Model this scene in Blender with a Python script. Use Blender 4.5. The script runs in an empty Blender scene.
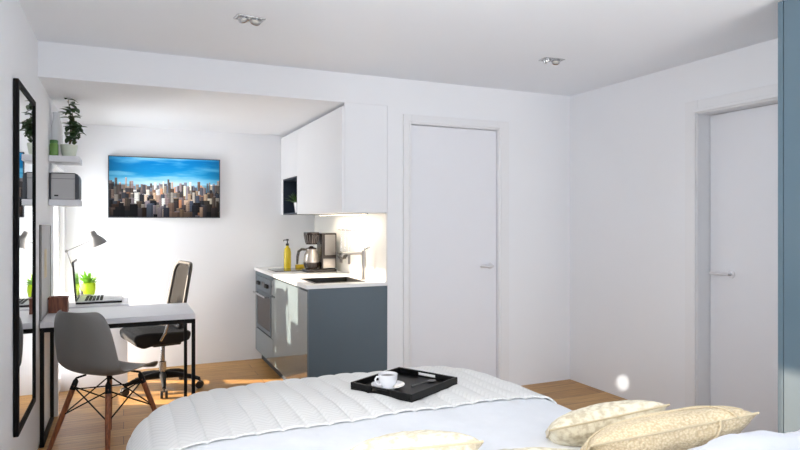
import bpy, bmesh, math, random
from mathutils import Vector, Matrix
random.seed(7)
R = math.radians
PI = math.pi
scene = bpy.context.scene
COL = scene.collection

# ------------------------------------------------------------------ room dimensions (metres)
H = 2.4
XL, XR = -.46, 3.455          # left and right wall faces
YB = -1.7                     # wall behind the camera
YW = 4.17                     # wall with the white door
YF = 6.043                    # far wall of the kitchen recess
XB = 1.773                    # wall behind the kitchen units
ZA = 2.19                     # ceiling of the recess
XK, XU = 1.172, 1.421         # fronts of lower and upper kitchen units
ZC = .892                     # worktop

# ------------------------------------------------------------------ materials
def lin(c):
    c = c / 255.
    return c / 12.92 if c <= .04045 else ((c + .055) / 1.055) ** 2.4

def rgb(r, g, b):
    return (lin(r), lin(g), lin(b), 1)

def mat(name, col, rough=.5, metal=0., noise=.03, scale=8., bump=0., bscale=60., spec=.5, coat=0.,
        emit=None, estr=0., ior=1.5, trans=0., alpha=1.):
    m = bpy.data.materials.new(name)
    m.use_nodes = True
    nt = m.node_tree
    b = nt.nodes['Principled BSDF']
    b.inputs['Roughness'].default_value = rough
    b.inputs['Metallic'].default_value = metal
    b.inputs['Specular IOR Level'].default_value = spec
    b.inputs['IOR'].default_value = ior
    b.inputs['Coat Weight'].default_value = coat
    b.inputs['Transmission Weight'].default_value = trans
    b.inputs['Alpha'].default_value = alpha
    tc = nt.nodes.new('ShaderNodeTexCoord')
    nz = nt.nodes.new('ShaderNodeTexNoise')
    nz.inputs['Scale'].default_value = scale
    nz.inputs['Detail'].default_value = 4
    nt.links.new(tc.outputs['Object'], nz.inputs['Vector'])
    mx = nt.nodes.new('ShaderNodeMix')
    mx.data_type = 'RGBA'
    mx.inputs[6].default_value = tuple(max(0, c * (1 - noise)) for c in col[:3]) + (1,)
    mx.inputs[7].default_value = tuple(min(1, c * (1 + noise)) for c in col[:3]) + (1,)
    nt.links.new(nz.outputs['Fac'], mx.inputs[0])
    nt.links.new(mx.outputs[2], b.inputs['Base Color'])
    if bump:
        n2 = nt.nodes.new('ShaderNodeTexNoise')
        n2.inputs['Scale'].default_value = bscale
        n2.inputs['Detail'].default_value = 3
        nt.links.new(tc.outputs['Object'], n2.inputs['Vector'])
        bp = nt.nodes.new('ShaderNodeBump')
        bp.inputs['Strength'].default_value = bump
        bp.inputs['Distance'].default_value = .01
        nt.links.new(n2.outputs['Fac'], bp.inputs['Height'])
        nt.links.new(bp.outputs['Normal'], b.inputs['Normal'])
    if emit:
        b.inputs['Emission Color'].default_value = emit
        b.inputs['Emission Strength'].default_value = estr
    return m

def floor_material():
    m = mat('oak_floor', rgb(176, 134, 84), .42, noise=.05)
    nt = m.node_tree
    N, L = nt.nodes, nt.links
    b = N['Principled BSDF']
    tc = N.new('ShaderNodeTexCoord')
    br = N.new('ShaderNodeTexBrick')
    br.offset = .37
    br.inputs['Scale'].default_value = 1
    br.inputs['Brick Width'].default_value = 1.7
    br.inputs['Row Height'].default_value = .15
    br.inputs['Mortar Size'].default_value = .002
    br.inputs['Mortar Smooth'].default_value = .2
    br.inputs['Color1'].default_value = rgb(204, 158, 96)
    br.inputs['Color2'].default_value = rgb(178, 132, 74)
    br.inputs['Mortar'].default_value = rgb(96, 66, 40)
    L.new(tc.outputs['Object'], br.inputs['Vector'])
    mp = N.new('ShaderNodeMapping')
    mp.inputs['Scale'].default_value = (1.2, 16, 1)
    L.new(tc.outputs['Object'], mp.inputs['Vector'])
    nz = N.new('ShaderNodeTexNoise')
    nz.inputs['Scale'].default_value = 3.
    nz.inputs['Detail'].default_value = 6
    L.new(mp.outputs['Vector'], nz.inputs['Vector'])
    cr = N.new('ShaderNodeValToRGB')
    cr.color_ramp.elements[0].position = .3
    cr.color_ramp.elements[0].color = (.62, .58, .55, 1)
    cr.color_ramp.elements[1].position = .7
    cr.color_ramp.elements[1].color = (1.1, 1.1, 1.1, 1)
    L.new(nz.outputs['Fac'], cr.inputs['Fac'])
    mx = N.new('ShaderNodeMix')
    mx.data_type = 'RGBA'
    mx.blend_type = 'MULTIPLY'
    mx.inputs[0].default_value = .8
    L.new(br.outputs['Color'], mx.inputs[6])
    L.new(cr.outputs['Color'], mx.inputs[7])
    L.new(mx.outputs[2], b.inputs['Base Color'])
    bp = N.new('ShaderNodeBump')
    bp.inputs['Strength'].default_value = .15
    bp.inputs['Distance'].default_value = .004
    L.new(br.outputs['Fac'], bp.inputs['Height'])
    bp.invert = True
    L.new(bp.outputs['Normal'], b.inputs['Normal'])
    return m

def wood_material(name, c1, c2, scale=18.):
    m = mat(name, c1, .45)
    nt = m.node_tree
    N, L = nt.nodes, nt.links
    tc = N.new('ShaderNodeTexCoord')
    mp = N.new('ShaderNodeMapping')
    mp.inputs['Scale'].default_value = (6, 6, .6)
    L.new(tc.outputs['Object'], mp.inputs['Vector'])
    nz = N.new('ShaderNodeTexNoise')
    nz.inputs['Scale'].default_value = scale
    L.new(mp.outputs['Vector'], nz.inputs['Vector'])
    cr = N.new('ShaderNodeValToRGB')
    cr.color_ramp.elements[0].position = .35
    cr.color_ramp.elements[0].color = c2
    cr.color_ramp.elements[1].position = .65
    cr.color_ramp.elements[1].color = c1
    L.new(nz.outputs['Fac'], cr.inputs['Fac'])
    L.new(cr.outputs['Color'], N['Principled BSDF'].inputs['Base Color'])
    return m

def glass_material(name, tint=(1, 1, 1, 1), refl=.12):
    """thin clear pane: lets light straight through and reflects a little"""
    m = bpy.data.materials.new(name)
    m.use_nodes = True
    nt = m.node_tree
    N, L = nt.nodes, nt.links
    for n in list(N):
        if n.type == 'BSDF_PRINCIPLED':
            N.remove(n)
    out = N['Material Output']
    t = N.new('ShaderNodeBsdfTransparent')
    t.inputs['Color'].default_value = tint
    g = N.new('ShaderNodeBsdfGlossy')
    g.inputs['Roughness'].default_value = .03
    lw = N.new('ShaderNodeLayerWeight')
    lw.inputs['Blend'].default_value = refl
    ms = N.new('ShaderNodeMixShader')
    L.new(lw.outputs['Fresnel'], ms.inputs[0])
    L.new(t.outputs[0], ms.inputs[1])
    L.new(g.outputs[0], ms.inputs[2])
    L.new(ms.outputs[0], out.inputs['Surface'])
    return m

def mesh_fabric_material(name, col):
    """woven see-through backrest mesh"""
    m = mat(name, col, .9, spec=.08)
    nt = m.node_tree
    N, L = nt.nodes, nt.links
    tc = N.new('ShaderNodeTexCoord')
    ck = N.new('ShaderNodeTexChecker')
    ck.inputs['Scale'].default_value = 260
    L.new(tc.outputs['Object'], ck.inputs['Vector'])
    mr = N.new('ShaderNodeMapRange')
    mr.inputs['To Min'].default_value = .93
    mr.inputs['To Max'].default_value = 1.
    L.new(ck.outputs['Fac'], mr.inputs['Value'])
    L.new(mr.outputs[0], N['Principled BSDF'].inputs['Alpha'])
    return m

def fabric(name, col, bscale=220., bump=.3, pattern=None):
    m = mat(name, col, .9, noise=.05, scale=12, bump=bump, bscale=bscale, spec=.2)
    b = m.node_tree.nodes['Principled BSDF']
    b.inputs['Sheen Weight'].default_value = .15
    nt = m.node_tree
    N, L = nt.nodes, nt.links
    if pattern == 'knit':
        tc = N.new('ShaderNodeTexCoord')
        mp = N.new('ShaderNodeMapping')
        mp.inputs['Scale'].default_value = (1, 1.6, 1)
        L.new(tc.outputs['Object'], mp.inputs['Vector'])
        vo = N.new('ShaderNodeTexVoronoi')
        vo.inputs['Scale'].default_value = 140
        L.new(mp.outputs['Vector'], vo.inputs['Vector'])
        cr = N.new('ShaderNodeValToRGB')
        cr.color_ramp.elements[0].position = .05
        cr.color_ramp.elements[0].color = (1, 1, 1, 1)
        cr.color_ramp.elements[1].position = .75
        cr.color_ramp.elements[1].color = (.60, .53, .44, 1)
        L.new(vo.outputs['Distance'], cr.inputs['Fac'])
        mx = N.new('ShaderNodeMix')
        mx.data_type = 'RGBA'
        mx.blend_type = 'MULTIPLY'
        mx.inputs[0].default_value = .75
        mx.inputs[6].default_value = col
        L.new(cr.outputs['Color'], mx.inputs[7])
        L.new(mx.outputs[2], b.inputs['Base Color'])
        bp = N.new('ShaderNodeBump')
        bp.inputs['Strength'].default_value = .6
        bp.inputs['Distance'].default_value = .004
        bp.invert = True
        L.new(vo.outputs['Distance'], bp.inputs['Height'])
        L.new(bp.outputs['Normal'], b.inputs['Normal'])
    if pattern == 'blotch':
        tc = N.new('ShaderNodeTexCoord')
        nz = N.new('ShaderNodeTexNoise')
        nz.inputs['Scale'].default_value = 48
        nz.inputs['Detail'].default_value = 5
        L.new(tc.outputs['Object'], nz.inputs['Vector'])
        cr = N.new('ShaderNodeValToRGB')
        cr.color_ramp.elements[0].position = .36
        cr.color_ramp.elements[0].color = (.50, .42, .30, 1)
        cr.color_ramp.elements[1].position = .56
        cr.color_ramp.elements[1].color = (1, 1, 1, 1)
        L.new(nz.outputs['Fac'], cr.inputs['Fac'])
        mx = N.new('ShaderNodeMix')
        mx.data_type = 'RGBA'
        mx.blend_type = 'MULTIPLY'
        mx.inputs[0].default_value = .55
        mx.inputs[6].default_value = col
        L.new(cr.outputs['Color'], mx.inputs[7])
        L.new(mx.outputs[2], b.inputs['Base Color'])
    if pattern == 'chevron':
        tc = N.new('ShaderNodeTexCoord')
        sp = N.new('ShaderNodeSeparateXYZ')
        L.new(tc.outputs['Object'], sp.inputs[0])

        def math_node(op, a, c):
            n = N.new('ShaderNodeMath')
            n.operation = op
            for i, v in enumerate((a, c)):
                if v is None:
                    continue
                if isinstance(v, (int, float)):
                    n.inputs[i].default_value = v
                else:
                    L.new(v, n.inputs[i])
            return n.outputs[0]
        zig = math_node('PINGPONG', sp.outputs['X'], .045)
        s = math_node('ADD', math_node('MULTIPLY', zig, 1.3), sp.outputs['Y'])
        w = math_node('SINE', math_node('MULTIPLY', s, 2 * PI / .032), None)
        mr = N.new('ShaderNodeMapRange')
        mr.inputs['From Min'].default_value = -1
        mr.inputs['From Max'].default_value = 1
        L.new(w, mr.inputs['Value'])
        bp = N.new('ShaderNodeBump')
        bp.inputs['Strength'].default_value = .18
        bp.inputs['Distance'].default_value = .004
        L.new(mr.outputs[0], bp.inputs['Height'])
        L.new(bp.outputs['Normal'], b.inputs['Normal'])
        cr = N.new('ShaderNodeValToRGB')
        cr.color_ramp.elements[0].position = .0
        cr.color_ramp.elements[0].color = tuple(c * .92 for c in col[:3]) + (1,)
        cr.color_ramp.elements[1].position = .35
        cr.color_ramp.elements[1].color = col
        L.new(mr.outputs[0], cr.inputs['Fac'])
        L.new(cr.outputs['Color'], b.inputs['Base Color'])
    return m

M = {}
M['wall'] = mat('wall_paint', rgb(236, 238, 242), .75, noise=.012, scale=3, bump=.03, bscale=300)
M['ceiling'] = mat('ceiling_paint', rgb(238, 242, 248), .85, noise=.01, scale=3)
M['floor'] = floor_material()
M['door'] = mat('door_lacquer', rgb(232, 234, 240), .4, noise=.01)
M['trim'] = mat('door_frame_lacquer', rgb(233, 234, 237), .35, noise=.01)
M['chrome'] = mat('brushed_chrome', rgb(205, 206, 208), .22, 1, noise=.03)
M['steel'] = mat('satin_steel', rgb(150, 146, 143), .32, 1, noise=.05, scale=30)
M['black'] = mat('black_powder_coat', rgb(15, 15, 16), .6, noise=.1, spec=.2)
M['black_frame'] = mat('black_wood_frame', rgb(14, 14, 15), .7, spec=.15)
M['mirror'] = mat('mirror_silver', rgb(244, 246, 247), .015, 1, noise=.0)
M['white'] = mat('white_lacquer', rgb(238, 239, 242), .3, noise=.01)
M['white_desk'] = mat('white_melamine', rgb(226, 227, 232), .4, noise=.015)
M['worktop'] = mat('white_quartz', rgb(240, 240, 240), .3, noise=.02, scale=60)
M['blue_gloss'] = mat('blue_gloss_lacquer', rgb(92, 105, 110), .07, noise=.02, spec=.6, ior=1.8)
M['blue'] = mat('blue_matt_lacquer', rgb(86, 100, 110), .45, noise=.02)
M['blue_ward'] = mat('blue_wardrobe_lacquer', rgb(98, 120, 134), .16, noise=.02)
M['blue_dark'] = mat('blue_niche_lining', rgb(44, 56, 72), .5)
M['plinth'] = mat('dark_plinth', rgb(36, 44, 52), .5)
M['black_glass'] = mat('black_glass', rgb(12, 12, 13), .06, noise=.1, spec=.6)
M['oven_steel'] = mat('dark_oven_steel', rgb(92, 102, 110), .4, .2, noise=.04)
M['handle'] = mat('satin_handle', rgb(222, 222, 226), .35, .3, noise=.02)
M['oven_glass'] = mat('oven_glass', rgb(50, 42, 40), .2, noise=.15, spec=.15)
M['black_sink'] = mat('black_composite', rgb(16, 16, 17), .35, noise=.15, scale=120)
M['shell'] = mat('grey_plastic', rgb(122, 121, 120), .42, noise=.03)
M['walnut'] = wood_material('stained_beech', rgb(150, 86, 50), rgb(104, 56, 32))
M['brown'] = wood_material('brown_box_wood', rgb(132, 78, 54), rgb(92, 50, 34))
M['charcoal'] = fabric('charcoal_upholstery', rgb(36, 35, 35), 260, .3)
M['mesh'] = mesh_fabric_material('taupe_backrest_mesh', rgb(38, 36, 34))
M['taupe'] = mat('taupe_plastic', rgb(56, 52, 48), .5)
M['dark'] = mat('dark_plastic', rgb(32, 32, 33), .5, noise=.1)
M['pad'] = mat('soft_grey_plastic', rgb(120, 118, 116), .5)
M['grey_metal'] = mat('grey_enamel', rgb(118, 116, 114), .35, noise=.04)
M['silver'] = mat('silver_aluminium', rgb(176, 178, 180), .4, .6, noise=.03)
M['screen_off'] = mat('laptop_screen', rgb(24, 26, 30), .15)
M['lime'] = mat('lime_ceramic', rgb(176, 204, 20), .3, noise=.04)
M['leaf_lime'] = mat('light_green_leaf', rgb(112, 168, 40), .55, noise=.25, scale=40)
M['leaf'] = mat('dark_green_leaf', rgb(52, 78, 44), .5, noise=.4, scale=30)
M['leaf_mid'] = mat('mid_green_leaf', rgb(66, 104, 48), .5, noise=.35, scale=30)
M['stem'] = mat('brown_stem', rgb(96, 84, 56), .7)
M['soil'] = mat('potting_soil', rgb(52, 40, 32), .95, noise=.3, scale=60)
M['pale_pot'] = mat('pale_green_ceramic', rgb(206, 214, 200), .4, noise=.04)
M['porcelain'] = mat('white_porcelain', rgb(238, 239, 242), .15, noise=.01, coat=.4)
M['green_jar'] = mat('green_jar_glass', rgb(104, 146, 74), .15, noise=.1)
M['green_lid'] = mat('green_jar_lid', rgb(70, 120, 60), .4)
M['box_grey'] = mat('brushed_grey_panel', rgb(176, 176, 178), .45, noise=.03, scale=20)
M['box_dark'] = mat('dark_blue_grey_trim', rgb(58, 62, 70), .45)
M['shelf'] = mat('white_shelf_board', rgb(222, 224, 230), .45, noise=.015)
M['tray'] = mat('black_tray_lacquer', rgb(12, 12, 13), .4, noise=.1, spec=.25)
M['coffee'] = mat('coffee_liquid', rgb(58, 34, 20), .1)
M['duvet'] = fabric('white_cotton', rgb(232, 235, 240), 14, .25)
M['throw'] = fabric('white_quilted_throw', rgb(233, 233, 231), pattern='chevron')
M['linen'] = fabric('white_bed_linen', rgb(204, 208, 218), 30, .25)
M['knit'] = fabric('cream_knit', rgb(226, 212, 182), pattern='knit')
M['blotch'] = fabric('cream_brocade', rgb(226, 219, 198), pattern='blotch')
M['piping'] = fabric('beige_piping', rgb(196, 182, 154))
M['bedbase'] = fabric('grey_bed_base', rgb(150, 150, 152))
M['soap'] = mat('yellow_soap', rgb(226, 200, 50), .2, noise=.05)
M['sponge'] = mat('yellow_sponge', rgb(224, 190, 50), .9, noise=.15, scale=120, bump=.4, bscale=200)
M['coffee_dark'] = mat('dark_brown_plastic', rgb(44, 36, 34), .25, noise=.08)
M['carafe'] = mat('coffee_carafe_glass', rgb(196, 188, 180), .08, .55, noise=.1)
M['splash'] = mat('white_glass_splashback', rgb(240, 238, 233), .2, noise=.01)
M['pin'] = mat('grey_board_felt', rgb(172, 172, 174), .6, noise=.06, scale=14)
M['led'] = mat('warm_led', rgb(255, 236, 200), .5, emit=(1, .84, .6, 1), estr=6.)
M['lens'] = mat('downlight_lens', rgb(236, 236, 232), .25, noise=.05)
M['paper'] = mat('printed_card', rgb(196, 182, 150), .7, noise=.2, scale=16)
M['glass'] = glass_material('window_pane')

# ------------------------------------------------------------------ mesh helpers
def bx(bm, x0, x1, y0, y1, z0, z1, bevel=0., seg=2):
    t = bmesh.new()
    bmesh.ops.create_cube(t, size=1)
    bmesh.ops.scale(t, vec=(abs(x1 - x0), abs(y1 - y0), abs(z1 - z0)), verts=t.verts)
    bmesh.ops.translate(t, vec=((x0 + x1) / 2, (y0 + y1) / 2, (z0 + z1) / 2), verts=t.verts)
    if bevel:
        bmesh.ops.bevel(t, geom=t.edges[:], offset=bevel, segments=seg, profile=.5, affect='EDGES')
    merge(bm, t)
    return bm

def merge(bm, t, mtx=None):
    if mtx is not None:
        bmesh.ops.transform(t, matrix=mtx, verts=t.verts)
    me = bpy.data.meshes.new('tmp')
    t.to_mesh(me)
    t.free()
    bm.from_mesh(me)
    bpy.data.meshes.remove(me)

def tube(bm, pts, r, n=10, cap=True, closed=False):
    """round bar through pts; r is one radius or one per point"""
    pts = [Vector(p) for p in pts]
    k = len(pts)
    rs = r if isinstance(r, (list, tuple)) else [r] * k
    tans = []
    for i in range(k):
        if closed:
            d = pts[(i + 1) % k] - pts[i - 1]
        else:
            d = pts[min(i + 1, k - 1)] - pts[max(i - 1, 0)]
        tans.append(d.normalized())
    a = Vector((0, 0, 1)) if abs(tans[0].z) < .9 else Vector((1, 0, 0))
    u = tans[0].cross(a).normalized()
    rings = []
    for i in range(k):
        u = (u - tans[i] * u.dot(tans[i])).normalized()
        v = tans[i].cross(u)
        rings.append([bm.verts.new(pts[i] + (u * math.cos(2 * PI * j / n) + v * math.sin(2 * PI * j / n)) * rs[i]) for j in range(n)])
    m = k if closed else k - 1
    for i in range(m):
        A, B = rings[i], rings[(i + 1) % k]
        for j in range(n):
            bm.faces.new((A[j], A[(j + 1) % n], B[(j + 1) % n], B[j]))
    if cap and not closed:
        bm.faces.new(rings[0][::-1])
        bm.faces.new(rings[-1])
    return bm

def lathe(bm, prof, n=28, c=(0, 0, 0), mtx=None):
    """prof: (radius, z) from bottom to top, closed at the axis when a radius is 0"""
    t = bmesh.new()
    rings = []
    for r, z in prof:
        if r < 1e-6:
            rings.append([t.verts.new((0, 0, z))])
        else:
            rings.append([t.verts.new((r * math.cos(2 * PI * j / n), r * math.sin(2 * PI * j / n), z)) for j in range(n)])
    for A, B in zip(rings, rings[1:]):
        for j in range(n):
            q = (j + 1) % n
            if len(A) == 1 and len(B) == 1:
                continue
            if len(A) == 1:
                t.faces.new((A[0], B[q], B[j]))
            elif len(B) == 1:
                t.faces.new((A[j], A[q], B[0]))
            else:
                t.faces.new((A[j], A[q], B[q], B[j]))
    bmesh.ops.recalc_face_normals(t, faces=t.faces)
    if mtx is not None:
        bmesh.ops.transform(t, matrix=mtx, verts=t.verts)
    bmesh.ops.translate(t, vec=c, verts=t.verts)
    merge(bm, t)
    return bm

def prism(bm, poly, axis, a, b, bevel=0.):
    """extrude a 2D polygon along an axis ('x','y','z') from a to b"""
    t = bmesh.new()
    def P(p, w):
        return {'x': (w, p[0], p[1]), 'y': (p[0], w, p[1]), 'z': (p[0], p[1], w)}[axis]
    A = [t.verts.new(P(p, a)) for p in poly]
    B = [t.verts.new(P(p, b)) for p in poly]
    t.faces.new(A)
    t.faces.new(B)
    k = len(poly)
    for i in range(k):
        t.faces.new((A[i], A[(i + 1) % k], B[(i + 1) % k], B[i]))
    bmesh.ops.recalc_face_normals(t, faces=t.faces)
    if bevel:
        bmesh.ops.bevel(t, geom=t.edges[:], offset=bevel, segments=2, profile=.5, affect='EDGES')
    merge(bm, t)
    return bm

def rrect(w, h, r, n=6, cx=0, cy=0):
    out = []
    for (sx, sy, a0) in ((1, 1, 0), (-1, 1, 90), (-1, -1, 180), (1, -1, 270)):
        for i in range(n + 1):
            a = R(a0 + 90 * i / n)
            out.append((cx + sx * (w / 2 - r) + r * math.cos(a), cy + sy * (h / 2 - r) + r * math.sin(a)))
    return out

def frame_bm(bm, axis, w0, w1, u0, u1, v0, v1, t, bevel=0.):
    """four mitred sides of a rectangular frame in the plane normal to axis"""
    o = [(u0, v0), (u1, v0), (u1, v1), (u0, v1)]
    i = [(u0 + t, v0 + t), (u1 - t, v0 + t), (u1 - t, v1 - t), (u0 + t, v1 - t)]
    tb = bmesh.new()
    def P(p, w):
        return {'x': (w, p[0], p[1]), 'y': (p[0], w, p[1]), 'z': (p[0], p[1], w)}[axis]
    O0, O1 = [tb.verts.new(P(p, w0)) for p in o], [tb.verts.new(P(p, w1)) for p in o]
    I0, I1 = [tb.verts.new(P(p, w0)) for p in i], [tb.verts.new(P(p, w1)) for p in i]
    for k in range(4):
        q = (k + 1) % 4
        tb.faces.new((O0[k], O0[q], I0[q], I0[k]))
        tb.faces.new((O1[k], O1[q], I1[q], I1[k]))
        tb.faces.new((O0[k], O0[q], O1[q], O1[k]))
        tb.faces.new((I0[k], I0[q], I1[q], I1[k]))
    bmesh.ops.recalc_face_normals(tb, faces=tb.faces)
    if bevel:
        bmesh.ops.bevel(tb, geom=tb.edges[:], offset=bevel, segments=2, profile=.5, affect='EDGES')
    merge(bm, tb)
    return bm

def obj(name, bm, material, parent=None, smooth=True, subsurf=0, solid=0.):
    me = bpy.data.meshes.new(name)
    bm.to_mesh(me)
    bm.free()
    o = bpy.data.objects.new(name, me)
    COL.objects.link(o)
    me.materials.append(M[material] if isinstance(material, str) else material)
    if parent is not None:
        o.parent = parent
    if smooth:
        me.shade_smooth()
        me.set_sharp_from_angle(angle=R(38))
        if not subsurf and not solid:
            md = o.modifiers.new('flat_faces', 'WEIGHTED_NORMAL')
            md.keep_sharp = True
            md.weight = 90
    if solid:
        md = o.modifiers.new('thickness', 'SOLIDIFY')
        md.thickness = solid
        md.offset = 0
    if subsurf:
        md = o.modifiers.new('smooth', 'SUBSURF')
        md.levels = md.render_levels = subsurf
    return o

def tag(o, label, cat, group=None):
    o['label'] = label
    o['category'] = cat
    if group:
        o['group'] = group
    return o

def thing(name, label, cat, loc=(0, 0, 0), rotz=0., group=None):
    o = bpy.data.objects.new(name, None)
    o.empty_display_size = .1
    COL.objects.link(o)
    o.location = loc
    o.rotation_euler = (0, 0, rotz)
    return tag(o, label, cat, group)

def struct(name, bm, m, parent=None, smooth=False):
    o = obj(name, bm, m, parent, smooth)
    if parent is None:
        o['kind'] = 'structure'
    return o

def struct_empty(name, loc=(0, 0, 0)):
    o = bpy.data.objects.new(name, None)
    COL.objects.link(o)
    o.location = loc
    o['kind'] = 'structure'
    return o

def dup(root, loc, label=None, rotz=None):
    r = root.copy()
    COL.objects.link(r)
    r.location = loc
    if rotz is not None:
        r.rotation_euler = (0, 0, rotz)
    if label:
        r['label'] = label
    for ch in list(root.children):
        c = ch.copy()
        COL.objects.link(c)
        c.parent = r
        for g in list(ch.children):
            d = g.copy()
            COL.objects.link(d)
            d.parent = c
    return r

NB = bmesh.new

# ------------------------------------------------------------------ the room
T = .14
bm = NB(); bx(bm, XL - T, XR + .3, YB - T, YF + T, -.1, 0); struct('floor', bm, 'floor')
bm = NB(); bx(bm, XL - T, XR + .3, YB - T, YW + .12, H, H + .1)
struct('ceiling', bm, 'ceiling')
# lowered ceiling of the recess together with the face above its opening
bm = NB(); bx(bm, XL - T, XB, YW, YF + T, ZA, H + .1); struct('wall_bulkhead', bm, 'wall')
W1 = (5.08, 5.95, .10, 1.76)          # recess window: y0, y1, z0, z1
W2 = (.62, 1.50, .75, 2.16)          # bedroom window
bm = NB()
ys = [(YB - T, W2[0], None), (W2[0], W2[1], W2), (W2[1], W1[0], None), (W1[0], W1[1], W1), (W1[1], YF + T, None)]
for y0, y1, w in ys:
    if w is None:
        bx(bm, XL - T, XL, y0, y1, 0, H + .1)
    else:
        bx(bm, XL - T, XL, y0, y1, 0, w[2])
        bx(bm, XL - T, XL, y0, y1, w[3], H + .1)
struct('wall_left', bm, 'wall')
bm = NB(); bx(bm, XL, XB + T, YF, YF + T, 0, ZA + .02); struct('wall_far', bm, 'wall')
bm = NB(); bx(bm, XB, XB + .1, YW + .02, YF + T, 0, H); struct('wall_kitchen', bm, 'wall')
# wall with door 1: opening x 1.965 - 2.725, top 2.065
D1 = (1.962, 2.728, 2.068)
bm = NB()
bx(bm, XB, D1[0], YW, YW + .12, 0, H + .1)
bx(bm, D1[1], XR + .3, YW, YW + .12, 0, H + .1)
bx(bm, D1[0], D1[1], YW, YW + .12, D1[2], H + .1)
struct('wall_back', bm, 'wall')
# right wall with door 2 in a deep recess: y 2.05 - 2.886
D2 = (2.06, 2.886, 2.045)
bm = NB()
bx(bm, XR, XR + .16, YB - T, D2[0], 0, H + .1)
bx(bm, XR, XR + .16, D2[1], YW, 0, H + .1)
bx(bm, XR, XR + .16, D2[0], D2[1], D2[2], H + .1)
struct('wall_right', bm, 'wall')
bm = NB(); bx(bm, XL - T, XR + .3, YB - T, YB, 0, H + .1); struct('wall_front', bm, 'wall')

def lever(parent, axis, sgn):
    """lever handle in local coordinates: spindle along -y, lever along sgn*x"""
    h = NB()
    lathe(h, [(0, 0), (.025, 0), (.026, .004), (.024, .008), (.011, .009), (.0105, .045), (0, .046)], 24, mtx=Matrix.Rotation(R(90), 4, 'X'))
    tube(h, [(0, -.045, 0), (sgn * .012, -.052, 0), (sgn * .05, -.054, 0), (sgn * .115, -.054, 0), (sgn * .122, -.054, 0)], [.0095, .010, .0095, .009, .004], 12)
    return h

# door 1
d = struct_empty('door_1', (D1[0], YW, 0))
w = D1[1] - D1[0]
bm = NB(); bx(bm, .004, w - .004, .012, .055, .006, D1[2] - .004, .002); struct('door_panel', bm, 'door', d)
bm = NB()
bx(bm, -.066, -.0005, -.018, .0, 0, D1[2] + .07, .003)
bx(bm, w + .0005, w + .10, -.018, .0, 0, D1[2] + .07, .003)
bx(bm, -.0005, w + .0005, -.018, .0, D1[2] + .001, D1[2] + .07, .003)
bx(bm, w + .010, w + .024, -.027, -.016, 0, D1[2] + .026, .003)
bx(bm, -.024, -.010, -.027, -.016, 0, D1[2] + .026, .003)
bx(bm, -.010, w + .010, -.027, -.016, D1[2] + .012, D1[2] + .026, .003)
struct('door_frame', bm, 'trim', d)
hd = lever(d, 'y', -1)
o = struct('door_handle', hd, 'handle', d, True); o.location = (w - .062, .012, .985)
# door 2 (its own frame lines the recess)
d = struct_empty('door_2', (XR, D2[0], 0))
w = D2[1] - D2[0]
bm = NB(); bx(bm, .10, .145, .004, w - .004, .006, D2[2] - .004, .002); struct('door_panel', bm, 'door', d)
bm = NB()
bx(bm, -.014, 0, w + .0005, w + .10, 0, D2[2] + .09, .003)
bx(bm, -.014, 0, -.10, -.0005, 0, D2[2] + .09, .003)
bx(bm, -.014, 0, -.0005, w + .0005, D2[2] + .001, D2[2] + .09, .003)
frame_bm(bm, 'x', -.030, -.012, -.03, w + .03, -.2, D2[2] + .03, .022, .003)
bm2 = NB()
for v in bm.verts:
    if v.co.z < 0:
        v.co.z = 0
struct('door_frame', bm, 'trim', d)
bm2.free()
hd = lever(d, 'x', 1)
o = struct('door_handle', hd, 'handle', d, True)
o.rotation_euler = (0, 0, R(-90)); o.rotation_euler = (0, 0, R(90)); o.location = (.10, w - .16, 1.0)
o.rotation_euler = (0, 0, R(-90)); o.scale = (-1, 1, 1)

def window(name, W, n):
    root = struct_empty(name, (XL, W[0], W[2]))
    w_, h_ = W[1] - W[0], W[3] - W[2]
    bm = NB(); frame_bm(bm, 'x', -.10, -.04, 0.001, w_ - .001, 0.001, h_ - .001, .05, .004)
    for i in range(1, n):
        bx(bm, -.095, -.045, w_ * i / n - .025, w_ * i / n + .025, .05, h_ - .05, .003)
    struct('window_frame', bm, 'trim', root)
    bm = NB(); bx(bm, -.073, -.068, .045, w_ - .045, .045, h_ - .045); struct('window_pane', bm, 'glass', root)
window('window_1', W1, 1)
window('window_2', W2, 2)

# ------------------------------------------------------------------ ceiling downlights
def downlight(loc, label, rz):
    t = thing('ceiling_downlight', label, 'ceiling light', loc, rz, 'recessed twin downlights')
    bm = NB(); frame_bm(bm, 'z', -.006, .0, -.075, .075, -.042, .042, .012, .002)
    obj('trim_frame', bm, 'chrome', t)
    for s in (-1, 1):
        bm = NB()
        mt = Matrix.Translation((s * .032, 0, -.012)) @ Matrix.Rotation(R(16 * s), 4, 'Y') @ Matrix.Rotation(R(-14), 4, 'X')
        lathe(bm, [(.027, .012), (.0285, .0), (.026, -.008), (.021, -.006), (.0195, .004)], 24, mtx=mt)
        h = obj('lamp_ring', bm, 'chrome', t)
        bm = NB()
        lathe(bm, [(0, -.004), (.010, -.002), (.0195, .002), (.0195, .006), (0, .006)], 20, mtx=mt)
        obj('lens', bm, 'lens', h)
    return t
downlight((.60, 3.25, H), 'chrome twin downlight in the ceiling nearer the black-framed mirror', R(8))
downlight((2.56, 3.27, H), 'chrome twin downlight in the ceiling in front of the white doors', R(-4))

# ------------------------------------------------------------------ wall mirror
t = thing('wall_mirror', 'tall rectangular mirror in a black frame on left wall', 'mirror', (XL, 3.575, 1.173))
bm = NB(); frame_bm(bm, 'x', .002, .024, -.305, .305, -.818, .818, .028, .003); obj('frame', bm, 'black_frame', t)
bm = NB(); bx(bm, .008, .0165, -.279, .279, -.792, .792); obj('mirror_glass', bm, 'mirror', t)

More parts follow.
